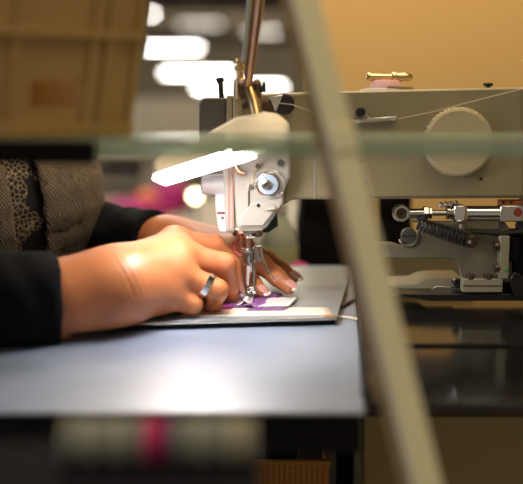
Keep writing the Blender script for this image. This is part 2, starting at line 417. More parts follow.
# things seen under the table
YB = -.05; zt = P(290, 461, YB).z; xa = -.022; xb = P(331, 461, YB).x; zb = zt-.11
e = empty('orange_basket', ((xa+xb)/2, YB+.08, zb), 'orange slatted plastic basket on the shelf under the table', 'basket')
b_ = BM(); YE = YB+.16
box(b_, xa, xb, YB, YB+.006, zt-.006, zt); box(b_, xa, xb, YE-.006, YE, zt-.006, zt); box(b_, xa, xa+.006, YB+.006, YE-.006, zt-.006, zt); box(b_, xb-.006, xb, YB+.006, YE-.006, zt-.006, zt)
obj('rim', b_, M['orange'], e, .001)
n = 16
for i in range(n):
    x = xa+.001+(xb-xa-.009)*i/(n-1)
    obj('slat', wbox(x, x+.006, YB+.001, YB+.004, zb+.004, zt-.006), M['orange'], e)
for i in range(9):
    y = YB+.012+.13*i/8
    for q_ in (xa+.001, xb-.004): obj('slat', wbox(q_, q_+.003, y, y+.006, zb+.004, zt-.006), M['orange'], e)
obj('bottom', wbox(xa, xb, YB, YE, zb, zb+.004), M['orange'], e)
obj('under_shelf', wbox(-.026, .065, -.31, .20, zb-.014, zb-.0003), M['edge'], tab)
zt = P(440, 416, .06).z; xa = P(364, 416, .06).x; xb = P(600, 416, .06).x
e = empty('cardboard_box', ((xa+xb)/2, .11, -.75), 'large tan box standing under the black tabletop', 'box')
obj('body', wbox(xa, xb, .06, .165, -.75, zt), M['card'], e, .003)
obj('flap', wbox(xa, xb, .057, .06, zt-.05, zt), M['card'], e)

# ------------------------------------------------------------------ metal plate and fabric
ZP = .007
pc = [on_table(337, 317.5, ZP), on_table(352.5, 267.5, ZP), on_table(175, 267, ZP), on_table(95, 324, ZP)]
pl = empty('metal_plate', (sum(p.x for p in pc)/4, 0, 0), 'grey metal plate with a worn corner under the hands', 'plate')
obj('sheet', slab([(p.x, p.y) for p in pc[::-1]], ZP-.0022, ZP), M['plate'], pl, .0006)
obj('base', slab([(p.x*.98-.0006, p.y*.97) for p in pc[::-1]], .0001, ZP-.0022), M['edge'], pl)
q = pc[0]; b_ = BM(); bmesh.ops.create_icosphere(b_, subdivisions=3, radius=1)
for v in b_.verts: v.co = Vector((q.x-.006+v.co.x*.007+v.co.y*.002, q.y+.005+v.co.y*.006, ZP-.0006+v.co.z*.0018*(1+.5*noise.noise(v.co*3))))
obj('worn_corner', b_, mat('frayed_tape', (.30, .18, .09), .8), pl)
b_ = BM(); tube(b_, [pc[3]+Vector((0, -.0008, -.001)), pc[0]+Vector((0, -.0008, -.001))], .0011, 8); obj('front_trim', b_, M['steelpale'], pl)
def sheet(name, corners, z, th, m, label, cat, wav=0, nseg=14, bump=0, sd=0):
    bm = BM(); A, B, C_, D = [Vector(c) for c in corners]; g = []
    for i in range(nseg+1):
        row = []
        for j in range(nseg+1):
            s_, t = i/nseg, j/nseg
            p = (A*(1-s_)+B*s_)*(1-t)+(D*(1-s_)+C_*s_)*t
            p.z = z+th+bump*max(0, noise.noise(Vector((s_*3+sd, t*3, sd)))+.35)*math.sin(math.pi*min(1, max(0, s_)))+wav*noise.noise(Vector((s_*5, t*5, sd)))
            row.append(bm.verts.new(p))
        g.append(row)
    for i in range(nseg):
        for j in range(nseg): bm.faces.new((g[i][j], g[i+1][j], g[i+1][j+1], g[i][j+1]))
    o = obj(name, bm, m); md = o.modifiers.new('solid', 'SOLIDIFY'); md.thickness = th; md.offset = -1
    return tag(o, label, cat)
T = lambda x, y, z=ZP: on_table(x, y, z)
sheet('fabric_strip', (T(180, 317), T(333, 315.5), T(329, 308), T(188, 309)), ZP, .0010, M['cream'], 'cream fabric strip along the front of the metal plate', 'fabric', .0001)
sheet('purple_fabric', (T(212, 309), T(262, 309), T(283, 295.5), T(226, 298)), ZP+.001, .0010, M['purple'], 'crumpled purple satin under the needle', 'fabric', .0012, 20, .006, 3)
sheet('white_label', (T(253, 309), T(289, 308.5), T(298, 299.5), T(266, 300)), ZP+.0022, .0004, M['label'], 'white rectangular label on purple satin right of the needle', 'label')
sheet('white_scrap', (T(236, 309), T(252, 308), T(256, 296), T(240, 297)), ZP+.0035, .0010, M['label'], 'bunched white fabric right under the needle', 'fabric', .002, 16, .006, 8)
sheet('pink_scrap', (T(196, 311), T(232, 310.5), T(234, 307), T(200, 307.5)), ZP+.0022, .0008, M['magenta'], 'dark pink fabric sliver between hand and needle', 'fabric', .0004)
sheet('purple_strip', (T(246, 312), T(284, 311.6), T(288, 309.9), T(250, 310.2)), ZP+.0018, .0004, M['purple'], 'narrow purple strip below the white label', 'fabric', .0003)
b_ = BM(); tube(b_, [on_table(x, y, .002) for x, y in ((338, 316.5), (349, 317.5), (356, 319), (364, 319), (371, 318.5))], .0012, 6)
tag(obj('loose_thread', b_, M['line']), 'pale loose thread end beside the plate corner', 'thread')
b_ = BM(); tube(b_, [on_table(x, y, .002) for x, y in ((341, 307), (352, 301), (366, 296))], .0016, 6)
tag(obj('black_cable', b_, M['dark']), 'thin black cable leaving the right edge of the metal plate', 'cable')

# ------------------------------------------------------------------ sewing machine
sm_ = empty('sewing_machine', (.25, .03, -.0004), 'cream industrial sewing machine with long arm and big dial', 'sewing machine')
YA = -.030
arm = [(272, 94), (523, 87), (760, 82), (760, 200), (523, 198.5), (300, 199.5), (286, 203), (276, 214), (270, 200), (240, 165), (236, 130), (232, 97)]
arm = [(233, 95), (340, 91), (523, 87), (760, 82), (760, 297), (600, 297), (560, 240), (545, 205), (523, 198.5), (303, 199.5), (292, 200), (284, 205), (262, 205), (236, 190)]
obj('arm_casting', prism(BM(), arm, YA, .11), M['arm'], sm_, .003, 3)
obj('arm_cover', prism(BM(), [(316, 93), (520, 88.5), (523, 196), (316, 197)], YA-.0015, .003), M['arm'], sm_, .0008)
obj('head_casting', prism(BM(), [(234, 150), (290, 150), (291, 176), (284, 192), (284, 204), (278, 212), (266, 229), (258, 230), (238, 230), (236, 224), (233, 170)], YA-.020, .040), M['head'], sm_, .003, 3)
obj('lower_cover', prism(BM(), [(252, 203), (272, 203), (277, 208), (273, 213), (263, 226), (240, 226), (241, 216)], YA-.022, .004), M['head'], sm_, .001)
obj('side_column', prism(BM(), [(223, 166), (232, 166), (235, 231), (226, 232)], YA-.018, .03), M['head'], sm_, .0012)
b_ = BM(); pbox(b_, 228.4, 166, 229.6, 230, YA-.0190, .002); pbox(b_, 232.2, 166, 233.4, 228, YA-.019, .003)
obj('trim_line', b_, mat('salmon_trim', (.45, .22, .18), .5), sm_)
b_ = BM(); p = P(228, 185.5, YA-.004); q = P(201.5, 185, YA-.004); d = (q-p).length
lathe(b_, p, q-p, [(0, .0110), (d*.5, .0105), (d*.85, .0095), (d*.97, .0088), (d, .0070)], 32); obj('motor_cap', b_, M['white'], sm_, .0005)
obj('side_cover', prism(BM(), [(215, 194), (231, 194), (232, 233), (219, 232), (217, 222), (215, 205)], YA-.014, .022), M['white'], sm_, .001)
b_ = BM(); pbox(b_, 217, 212, 225, 214, YA-.0146, .002); pcyl(b_, 222.5, 218, YA-.0146, 1.4, .002); obj('badge', b_, mat('dark_red_badge', (.18, .04, .05), .4), sm_)
obj('seam_highlight', pbox(BM(), 314.2, 160, 315.6, 198, YA-.0018, .003), M['white'], sm_, .0003)  # white strip painting the highlight along the arm cover's edge
YH = YA-.020
# tension dial
ten = empty('tension_dial', P(267, 184, YH)); ten.parent = sm_; ten.location = P(267, 184, YH)-sm_.location
def child_empty(): pass
def tpart(name, px, py, prof, m, Y=YH, parent=None, n=36):
    b_ = BM(); lathe(b_, P(px, py, Y), (0, -1, 0), prof, n); return obj(name, b_, m, parent)
tpart('disc', 267.5, 184, [(0, .0120), (.001, .0120), (.0015, .0112), (.0035, .0108), (.004, .008)], M['steel'], parent=ten)
tpart('ring', 268, 184, [(.004, .0092), (.007, .0094), (.0075, .008), (.0075, .0052)], mat('pale_blue_ring', (.42, .50, .62), .3), parent=ten)
tpart('hub', 266.5, 184, [(.006, .0052), (.010, .0048), (.0105, .003), (.009, .003)], M['steelpale'], parent=ten)
tpart('hub_hole', 266, 183.5, [(.0104, .0026), (.0112, .0024)], M['bronze'], parent=ten)
b_ = BM(); c = P(272, 184, YH); tube(b_, arc(30, 0, 2*math.pi*.9, lambda t: c+Vector((.0125*math.cos(t), -.003, .0125*math.sin(t)))), .0006, 6); obj('check_spring', b_, M['steelpale'], sm_)
b_ = BM(); pcyl(b_, 251, 187, YH-.002, 3.0, .003); obj('screw', b_, M['steel'], sm_, .0003)
b_ = BM(); pcyl(b_, 258.5, 205.5, YH-.0025, 1.9, .003); obj('black_hole', b_, M['dark'], sm_)
b_ = BM(); pbox(b_, 248.2, 190, 249.8, 211, YH-.0006, .002); obj('slot', b_, M['bronze'], sm_)
b_ = BM(); tube(b_, [P(252, 184, YH-.004), P(253, 174, YH-.004), P(258, 168, YH-.004), P(264, 160, YH-.004)], .0005, 6); obj('thread_wire', b_, M['brass'], sm_)
b_ = BM(); tube(b_, [P(236, 166, YH-.004), P(239, 172, YH-.005), P(244, 174, YH-.005)], .0028, 10); obj('take_up_lever', b_, M['copper'], sm_)
b_ = BM(); pcyl(b_, 258, 166, YH-.003, 2.5, .004); obj('screw', b_, M['bronze'], sm_)
b_ = BM(); pcyl(b_, 281, 163, YH-.003, 3.5, .004); obj('screw', b_, M['grey'], sm_)
b_ = BM(); prism(b_, [(266, 211), (277, 208.5), (278, 210.5)], YH-.0032, .002); obj('notch', b_, M['brass'], sm_)
b_ = BM(); prism(b_, [(262, 232), (272, 219), (277, 212), (278, 226), (268, 233)], YA-.010, .014); obj('guard', b_, M['dark'], sm_, .0006)
# needle assembly
YN = -.020
b_ = BM(); p = P(247.5, 230, YN)
lathe(b_, P(248, 229, YN), (0, 0, -1), [(0, .0145), (.0045, .0150), (.0075, .0135), (.0085, .010)], 28); col = obj('needle_collar', b_, M['steelpale'], sm_)
for k in range(9):
    t = -math.pi/2+(k-4)*.36; c = P(248, 233, YN)+Vector((.0146*math.cos(t), .0146*math.sin(t), 0))
    b_ = BM(); cyl(b_, c, c+Vector((math.cos(t), math.sin(t), 0))*.0010, .0016, n=12); obj('rivet', b_, M['bronze'] if k % 2 else M['brass'], col)
nb = P(247.8, 237, YN); zz = lambda py: P(247.8, py, YN).z
b_ = BM(); cyl(b_, (nb.x+.0002, YN, zz(236)), (nb.x+.0002, YN, zz(249)), .0048); obj('needle_bar', b_, M['copper'], sm_)
b_ = BM(); cyl(b_, (nb.x+.0006, YN, zz(248)), (nb.x+.0006, YN, zz(263)), .0062, .0055); lathe(b_, (nb.x+.0006, YN, zz(250)), (0, 0, -1), [(0, .0068), (.002, .0068)], 20); obj('needle_clamp', b_, M['steel'], sm_, .0004)
b_ = BM(); p = P(246.5, 255, YN-.0065); cyl(b_, p, p+Vector((0, -.0025, 0)), .0024, n=14); obj('clamp_screw', b_, M['bronze'], sm_, .0003)
b_ = BM(); cyl(b_, (nb.x+.0026, YN, zz(262)), (nb.x+.0014, YN, zz(271)), .0040, .0036)
cyl(b_, (nb.x-.0005, YN, zz(265)), (nb.x-.0012, YN, zz(286)), .0050, .0022); obj('needle_holder', b_, M['steelpale'], sm_)
b_ = BM(); cyl(b_, (nb.x-.0012, YN, zz(285)), (nb.x-.0006, YN, zz(300)), .0010, .0004, 10); obj('needle', b_, M['steelpale'], sm_)
pf = T(248, 303, ZP+.006)
b_ = BM(); tube(b_, [(nb.x+.006, YN+.004, zz(262)), (nb.x+.0065, YN+.004, zz(285)), (nb.x+.006, YN-.002, zz(296))], [.0018, .0015, .0015], 8); obj('presser_bar', b_, M['steel'], sm_)
b_ = BM(); box(b_, nb.x-.001, nb.x+.0028, YN-.012, YN+.010, ZP+.0095, ZP+.0125); box(b_, nb.x+.0045, nb.x+.0085, YN-.012, YN+.010, ZP+.0095, ZP+.0125); box(b_, nb.x-.001, nb.x+.0085, YN+.002, YN+.010, ZP+.0095, ZP+.014); obj('presser_foot', b_, M['steelpale'], sm_, .0006)
b_ = BM(); tube(b_, [P(259, 246, -.03), P(261, 256, -.03), P(266, 266, -.032), P(274, 281, -.034), P(281, 276, -.036)], [.0030, .0026, .0010, .0008, .0012], 8); obj('thread_finger', b_, M['steel'], sm_)
b_ = BM(); prism(b_, [(254, 246), (260, 244), (265, 252), (264, 262), (257, 262), (254, 254)], -.024, .006); obj('finger_bracket', b_, M['grey'], sm_, .0008)
b_ = BM(); tube(b_, [P(240, 238, -.026), P(234, 243, -.024), P(234, 251, -.024), P(241, 256, -.026)], .0022, 8); obj('loop_guide', b_, M['red'], sm_)
b_ = BM(); tube(b_, [P(240.5, 230, -.032), P(241.5, 255, -.03), P(243, 262, -.03)], .0009, 6); obj('thread_rod', b_, M['copper'], sm_)
# top left fittings
obj('grey_box', prism(BM(), [(199, 104), (203, 98), (226, 98), (226, 150), (199, 150)], YA-.012, .04), M['grey'], sm_, .0012)
obj('mount_plate', prism(BM(), [(226.5, 96), (232.5, 96), (232.5, 150), (226.5, 150)], YA-.016, .035), M['arm'], sm_, .0008)
obj('mount_plate', prism(BM(), [(233, 82), (243, 82), (243, 150), (233, 150)], YA-.018, .03), mat('olive_cream', (.46, .38, .22), .4), sm_, .0015)
b_ = BM(); p = P(222, 98, YA); lathe(b_, p-Vector((0, 0, .004)), (-.08, 0, 1), [(0, .0026), (.0185, .0024), (.0186, .0040), (.0235, .0040)], 16); obj('tall_screw', b_, M['dark'], sm_, .0003)
b_ = BM(); pcyl(b_, 284, 104, YA-.012, 10.5, .014, 32); obj('black_knob', b_, mat('black_purple', (.022, .016, .02), .25), sm_, .0015)
b_ = BM(); prism(b_, [(269, 97), (283, 95), (276, 112)], YA-.014, .003); obj('corner_bracket', b_, M['steelpale'], sm_, .0004)
b_ = BM(); pcyl(b_, 268, 106, YA-.012, 6.5, .016); pcyl(b_, 266, 105, YA-.016, 4, .006); obj('round_fitting', b_, M['bronze'], sm_, .0006)
# arm details
YC = YA-.0015
big = empty('hand_dial', (0, 0, 0)); big.parent = sm_; pd = P(457, 142, YC); big.location = pd-sm_.location
b_ = BM(); n = 46*6; prof = []
rings = []
for d, rr, kn in ((0, .033, 1), (.002, .0335, 1), (.008, .0335, 1), (.0100, .0325, .6), (.0108, .0305, 0), (.0112, .0300, 0)):
    rings.append([b_.verts.new(pd+Vector((math.cos(2*math.pi*i/n)*(rr-kn*.0009*(1 if (i % 6) in (0, 1) else 0)), -d, math.sin(2*math.pi*i/n)*(rr-kn*.0009*(1 if (i % 6) in (0, 1) else 0))))) for i in range(n)])
for A, B in zip(rings, rings[1:]):
    for i in range(n): b_.faces.new((A[i], A[(i+1) % n], B[(i+1) % n], B[i]))
b_.faces.new(rings[0][::-1]); b_.faces.new(rings[-1])
obj('knurled_disc', b_, M['dial'], big)
b_ = BM(); lathe(b_, P(457, 141.5, YC-.0112), (0, -1, 0), [(-.0002, .0058), (.0006, .0058), (.0006, .0052), (.0001, .0050)], 32); obj('centre_cap', b_, M['dial'], big)
for x, y in ((361, 161), (366, 183), (481, 179)):
    b_ = BM(); pcyl(b_, x, y, YC-.0006, 1.7, .002, 14); obj('screw_hole', b_, M['dark'], sm_)
b_ = BM(); pcyl(b_, 361, 112, YC-.008, 4.6, .009); obj('knob', b_, M['dark'], sm_, .0008)
b_ = BM(); prism(b_, [(355, 120), (396, 116), (398, 118.5), (396, 121), (357, 123.5)], YC-.005, .004); gb = obj('thread_guide', b_, M['steel'], sm_, .0006)
for x, y in ((358, 121.5), (393, 118.5)):
    b_ = BM(); pcyl(b_, x, y, YC-.0065, 2.3, .002, 16); obj('guide_stud', b_, M['steelpale'], gb)
b_ = BM(); tube(b_, [P(365, 112, YC-.006), P(370, 119, YC-.006)], .0005, 6); obj('guide_wire', b_, M['steel'], gb)
zt = P(488, 88, 0).z
b_ = BM(); p = P(488, 88, YA+.012); lathe(b_, p-Vector((0, 0, .001)), (0, 0, 1), [(0, .0025), (.003, .0025), (.003, .0048), (.0055, .0046), (.006, .003)], 18); obj('top_screw', b_, M['dark'], sm_)
# bobbin winder on top
bw = empty('bobbin_winder', (0, 0, 0)); bw.parent = sm_; p = P(385, 91, YA+.03); bw.location = p-sm_.location
s = S(YA+.03)
b_ = BM(); lathe(b_, p+Vector((0, 0, -.0005)), (0, 0, 1), [(0, 25*s), (.002, 24*s), (.0035, 17*s)], 32); obj('base_disc', b_, M['white'], bw)
b_ = BM(); lathe(b_, p+Vector((.001, 0, .003)), (0, 0, 1), [(0, 16*s), (.006, 14*s), (.008, 12*s)], 28); obj('spool', b_, M['pink'], bw)
b_ = BM(); z = p.z+.0135; cyl(b_, (p.x-17*s, p.y, z), (p.x+10*s, p.y, z), .0036, .0030); lathe(b_, (p.x-18*s, p.y, z), (1, 0, 0), [(0, .0030), (.001, .0048), (.003, .0048), (.004, .003)], 18)
lathe(b_, (p.x+6*s, p.y, z), (1, 0, 0), [(0, .003), (.001, .0052), (.004, .0052), (.005, .0042), (.012, .0046), (.018, .0044), (.021, .002)], 18); obj('brass_lever', b_, M['brass'], bw)
b_ = BM(); prism(b_, [(388, 86), (412, 87), (414, 89.5), (386, 90)], YA+.01, .006); obj('clip', b_, M['brass'], bw)
# linkage below the arm
YL = -.020
lk = empty('air_cylinder', (0, 0, 0)); lk.parent = sm_; lk.location = P(460, 213, YL)-sm_.location
b_ = BM(); c = P(401, 213, YL)
n = 30; ri, ro = .0048, .0086
R1 = []
for (r, dy) in ((ri, -.004), (ri+.0006, -.005), (ro-.001, -.005), (ro, -.003), (ro, .003), (ri, .003)):
    R1.append([b_.verts.new(c+Vector((r*math.cos(2*math.pi*i/n), dy, r*math.sin(2*math.pi*i/n)))) for i in range(n)])
for k in range(6):
    A, B = R1[k], R1[(k+1) % 6]
    for i in range(n): b_.faces.new((A[i], A[(i+1) % n], B[(i+1) % n], B[i]))
re_ = obj('rod_end', b_, M['steel'], lk)
b_ = BM(); cyl(b_, c+Vector((0, .002, 0)), c+Vector((0, -.0025, 0)), ri*.98); obj('ball', b_, M['bronze'], re_)
b_ = BM(); cyl(b_, c+Vector((0, -.0025, 0)), c+Vector((0, -.0032, 0)), .002); obj('ball_bore', b_, M['dark'], re_)
Lx = lambda x, y=213: P(x, y, YL)
b_ = BM(); cyl(b_, Lx(408, 213.5), Lx(424, 213.5), .0046, .0052); obj('rod_neck', b_, M['steel'], lk)
b_ = BM(); cyl(b_, Lx(423), Lx(428), .0072, n=6); cyl(b_, Lx(428.5), Lx(431.5), .0062, n=6); obj('lock_nut', b_, M['steel'], lk, .0004)
b_ = BM(); cyl(b_, Lx(431), Lx(447), .0028); obj('piston_rod', b_, M['steelpale'], lk)
b_ = BM(); lathe(b_, Lx(446, 212.5), (1, 0, 0), [(0, .004), (.0005, .0068), (.003, .0068), (.0032, .0052), (.0045, .0052), (.005, .0072), (.008, .0072)], 24); obj('gland_nut', b_, M['steel'], lk)
obj('front_block', pbox(BM(), 454, 205.5, 466, 221.5, YL-.008, .016), M['steelpale'], lk, .0012)
b_ = BM(); cyl(b_, Lx(466, 213.5), Lx(500, 213.5), .0076, n=36); obj('barrel', b_, M['steelpale'], lk)
obj('rear_block', pbox(BM(), 500, 205.5, 524, 222, YL-.008, .016), M['steel'], lk, .0012)
b_ = BM(); pcyl(b_, 518, 212.5, YL-.0086, 4.4, .002); obj('port_plug', b_, M['red'], lk)
obj('tie_bar', pbox(BM(), 466, 221, 500, 229.5, YL-.004, .01), mat('olive_metal', (.22, .19, .12), .4, .4), lk, .0006)
b_ = BM(); tube(b_, [Lx(470, 231)+Vector((0, -.006, 0)), Lx(500, 233)+Vector((0, -.006, 0)), Lx(523, 231)+Vector((0, -.004, 0))], [.0018, .0022, .004], 8); obj('black_hose', b_, M['dark'], lk)
b_ = BM(); p = P(460, 224, YL-.008); cyl(b_, p, p+Vector((0, 0, -.004)), .0028, n=12); obj('port', b_, M['steelpale'], lk)
for x in (441, 446, 451, 456):
    b_ = BM(); p = P(x, 203.5+(456-x)*.1, YL+.012); lathe(b_, p, (1, 0, 0), [(-.0022, .0012), (-.001, .003), (.001, .003), (.0022, .0012)], 14); obj('hose_fitting', b_, M['label'], lk)
b_ = BM(); pbox(b_, 500, 200.5, 523, 205, YL, .012); obj('orange_label', b_, M['orangered'], lk, .0005)
for x in (503, 511):
    b_ = BM(); pcyl(b_, x, 202.5, YL-.001, 1.5, .002, 10); obj('label_screw', b_, M['dark'], lk)
# spring
spr = []; s0 = P(416, 223, YL-.012); s1 = P(467, 240, YL-.012); ax = (s1-s0).normalized(); up = Vector((0, 1, 0)); sd = ax.cross(up).normalized()
turns = 14; N = turns*14
for i in range(N+1):
    t = i/N; a_ = 2*math.pi*turns*t; rr = .0062*(.75+.25*min(1, t*8))
    spr.append(s0+(s1-s0)*t+(up*math.cos(a_)+sd*math.sin(a_))*rr)
b_ = BM(); tube(b_, spr, .00105, 6); obj('return_spring', b_, M['dark'], sm_)
b_ = BM(); tube(b_, [P(412, 220, YL-.012), P(418, 221, YL-.014), P(422, 225, YL-.012)], .0016, 8); obj('spring_hook', b_, M['steel'], sm_)
b_ = BM(); pcyl(b_, 472, 242, YL-.014, 6.2, .014); obj('spring_screw', b_, M['bronze'], sm_, .001)
b_ = BM(); pcyl(b_, 469.5, 242, YL-.0155, 2, .003); obj('screw_pin', b_, M['steel'], sm_)
# L-bracket
lb = [(385, 243), (392, 243), (402, 246), (412, 245), (418, 238), (421, 226), (428, 222), (505, 222), (512, 232), (512, 292), (464, 292), (462, 278), (460, 268), (455, 261), (446, 258.5), (368, 258.5), (368, 243)]
obj('linkage_bracket', prism(BM(), lb, YL-.002, .012), mat('olive_grey_casting', (.19, .17, .12), .45), sm_, .0012)
ss = empty('slotted_screw', (0, 0, 0)); ss.parent = sm_; ss.location = P(409, 236, YL)-sm_.location
b_ = BM(); pcyl(b_, 409, 236, YL-.006, 8, .007, 28); obj('screw_head', b_, M['grey'], ss, .0008)
obj('screw_slot', pbox(BM(), 402.5, 235.4, 415.5, 236.8, YL-.0064, .001), M['dark'], ss)
b_ = BM(); tube(b_, arc(14, R(200), R(330), lambda t: P(409, 236, YL-.003)+Vector((.0098*math.cos(t), 0, .0098*math.sin(t)))), .0014, 8); obj('clip_ring', b_, M['steelpale'], ss)
mc = mat('pale_block', (.36, .33, .24), .4)
b1 = obj('clamp_block', pbox(BM(), 462.5, 279, 503, 292.5, YL-.012, .014), mc, sm_, .0008)
obj('split_line', pbox(BM(), 463, 285.4, 502, 286.2, YL-.0124, .001), M['bronze'], b1)
for x in (470, 488):
    b_ = BM(); p = P(x, 279, YL-.008); cyl(b_, p, p+Vector((0, 0, .005)), .0046, .0042, 14); obj('block_screw', b_, M['bronze'], b1, .0005)
b2 = obj('side_block', pbox(BM(), 499, 236, 510, 279, YL-.012, .014), mc, sm_, .0008)
for y in (246, 268):
    b_ = BM(); p = P(499, y, YL-.009); cyl(b_, p, p+Vector((-.0045, 0, 0)), .0040, .0036, 14); obj('block_screw', b_, M['bronze'], b2, .0005)
b_ = BM(); pcyl(b_, 506, 270, YL-.0126, 1.8, .001); obj('green_dot', b_, M['green'], b2)
b_ = BM(); pbox(b_, 510, 238, 520, 262, YL-.010, .02); pbox(b_, 512, 232, 530, 300, YL, .03); pbox(b_, 503, 283, 514, 293, YL-.008, .012); obj('black_housing', b_, M['matteblack'], sm_, .001)
b_ = BM(); prism(b_, [(514, 297), (510, 280), (514, 272), (523, 276), (535, 300)], YL-.014, .006); obj('black_lever', b_, M['dark'], sm_, .001)
b_ = BM(); pcyl(b_, 521, 226, YL-.006, 5, .006); obj('black_knob', b_, M['dark'], sm_, .001)
# lower ledge / bed arm
obj('bed_arm', prism(BM(), [(368, 286), (415, 284), (424, 280), (434, 278.5), (463, 278.5), (463, 293), (434, 293), (424, 297), (368, 297)], YL+.02, .05), mat('pale_bed', (.40, .36, .22), .45), sm_, .0015)
obj('slide_strip', prism(BM(), [(432, 289), (437, 286), (463, 288), (463, 293), (432, 291)], YL+.012, .006), M['steelpale'], sm_, .0004)
b_ = BM(); pcyl(b_, 458, 283, YL+.006, 4.5, .012); obj('black_bush', b_, M['dark'], sm_, .0006)
ob = mat('olive_tan_board', (.40, .31, .13), .6)  # one flat olive tan for the whole board
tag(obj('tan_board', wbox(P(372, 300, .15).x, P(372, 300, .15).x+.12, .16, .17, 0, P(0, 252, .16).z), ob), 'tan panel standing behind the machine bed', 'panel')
obj('bed_gap_block', prism(BM(), [(395, 294), (540, 294), (560, 301), (430, 301)], YL-.010, .06), M['dark'], sm_, .001)  # dark block filling the dark gap under the bed

# thread along the arm
b_ = BM(); pts = [P(x, y, yy) for x, y, yy in ((398, 119, YC-.006), (415, 115.5, YC-.010), (432, 112, YC-.0135), (457, 105.5, YC-.0135), (490, 97, YC-.012), (523, 88.5, YC-.006), (560, 78, YC+.01))]
tube(b_, pts, .00042, 6); tag(obj('sewing_thread', b_, M['line']), 'long pale thread running over the big dial', 'thread')
b_ = BM(); tube(b_, [P(278, 103, YA-.013), P(292, 104.5, YA-.014), P(315, 113, YA-.01), P(356, 121, YC-.006)], .0004, 6); tag(obj('sewing_thread', b_, M['line']), 'pale thread crossing the black round knob', 'thread')

# ------------------------------------------------------------------ task lamp
lp = empty('task_lamp', P(252, 110, -.06), 'white shaded task lamp glowing above the hands on a copper arm', 'lamp')
near = -.168; far = -.100
Q = [P(153, 177, near), P(230, 149, near), P(256, 156, far), P(165, 183.5, far)]
ctr = sum(Q, Vector())/4
nrm = (Q[1]-Q[0]).cross(Q[3]-Q[0]).normalized()
if nrm.z > 0: nrm = -nrm
b_ = BM(); b_.faces.new([b_.verts.new(q+nrm*.0006) for q in Q])
ledo = obj('light_panel', b_, M['led'], lp, smooth=False)
md = ledo.modifiers.new('solid', 'SOLIDIFY'); md.thickness = .0012
# shade shell: loft from the panel rim up to the neck
ringb = [ctr+(q-ctr)*1.03-nrm*.0002 for q in Q]
neck = [P(262, 118, -.135), P(289, 124, -.135), P(289, 122, -.080), P(262, 116, -.080)]
mid = [P(170, 158, -.118), P(290, 146, -.150), P(291, 144, -.082), P(172, 156, -.045)]
neck2 = [P(264, 112.5, -.118), P(278, 115, -.118), P(278, 114, -.092), P(264, 111.5, -.092)]
b_ = BM(); rr = [[b_.verts.new(v) for v in L] for L in (ringb, mid, neck, neck2)]
rr[1][0].co = P(152, 161, -.160); rr[1][3].co = P(154, 163, -.090)
rr[2][0].co = P(236, 119, -.135); rr[2][3].co = P(236, 117, -.080)
for A, B in zip(rr, rr[1:]):
    for i in range(4): b_.faces.new((A[i], A[(i+1) % 4], B[(i+1) % 4], B[i]))
b_.faces.new(rr[-1]); b_.faces.new([rr[0][0], rr[0][3], rr[0][2], rr[0][1]])
sh = obj('shade', b_, M['shade'], lp, .004, 3)
b_ = BM(); tube(b_, [P(257, 118, -.105), P(254, 104, -.100), P(249, 90, -.085)], .0050, 12); obj('stem', b_, M['brass'], lp)
b_ = BM(); tube(b_, [P(247, 92, -.082), P(251, 60, -.095), P(256, 20, -.115), P(261, -30, -.14), P(270, -120, -.18)], [.0036, .0042, .0052, .0056, .006], 16); obj('pole', b_, M['copper'], lp)
b_ = BM(); tube(b_, [P(243.5, 62, -.05), P(247, 30, -.06), P(250, -10, -.07), P(254, -60, -.10)], .0026, 10); obj('cable', b_, mat('grey_green_cable', (.42, .46, .42), .4), lp)
b_ = BM(); lathe(b_, P(238, 90, -.078), (1, 0, .1), [(0, .005), (.002, .0085), (.006, .0085), (.008, .006), (.014, .006), (.016, .009), (.020, .009), (.022, .005)], 20); jt = obj('joint', b_, M['bronze'], lp)
b_ = BM(); p = P(262, 87, -.078); cyl(b_, p, p+Vector((.004, 0, 0)), .0052, n=8); obj('joint_knob', b_, M['dark'], lp, .0005)
b_ = BM(); p = P(252, 108, -.078); lathe(b_, p, (0, 0, 1), [(0, .004), (.001, .0062), (.010, .0062), (.0115, .0040), (.020, .0045)], 18); obj('swivel', b_, M['bronze'], lp)
b_ = BM(); p = P(240, 99, -.045); lathe(b_, p, (0, 0, 1), [(0, .0062), (.018, .0058), (.020, .0035), (.026, .0032), (.027, .0050), (.031, .0050), (.032, .003), (.034, .003), (.0345, .0052), (.038, .0050)], 20); obj('clamp_bolt', b_, M['brass'], lp)
b_ = BM(); p = P(245, 106, -.05); cyl(b_, p, P(245, 106, -.08), .003); obj('clamp_pin', b_, M['bronze'], lp)

# ------------------------------------------------------------------ person
FA = R(-50); fv = np.array([math.cos(FA), math.sin(FA), 0]); sv = np.array([-math.sin(FA), math.cos(FA), 0]); uv = np.array([0, 0, 1.])
CT = np.array([-.365, .135, 0])
def B3(f, s, z): return tuple(CT+fv*f+sv*s+uv*z)
rot = np.stack([fv, sv, uv], 1)
person = empty('person', (CT[0], CT[1], -.75), 'person in black cardigan and beige knit vest guiding fabric with both hands', 'person')
def torso(p, g=0):
    d = ell(p, B3(0, 0, .08), (.105+g, .165+g, .24+g), rot)
    d = sm(d, ell(p, B3(-.01, 0, -.18), (.12+g, .17+g, .16+g), rot), .08)
    d = sm(d, cap(p, B3(-.02, -.13, .235), B3(-.02, .13, .235), .055+g, .055+g), .06)
    d = sm(d, ell(p, B3(.065, -.06, .10), (.06+g, .07+g, .07+g), rot), .05)
    d = sm(d, ell(p, B3(.065, .06, .10), (.06+g, .07+g, .07+g), rot), .05)
    return d
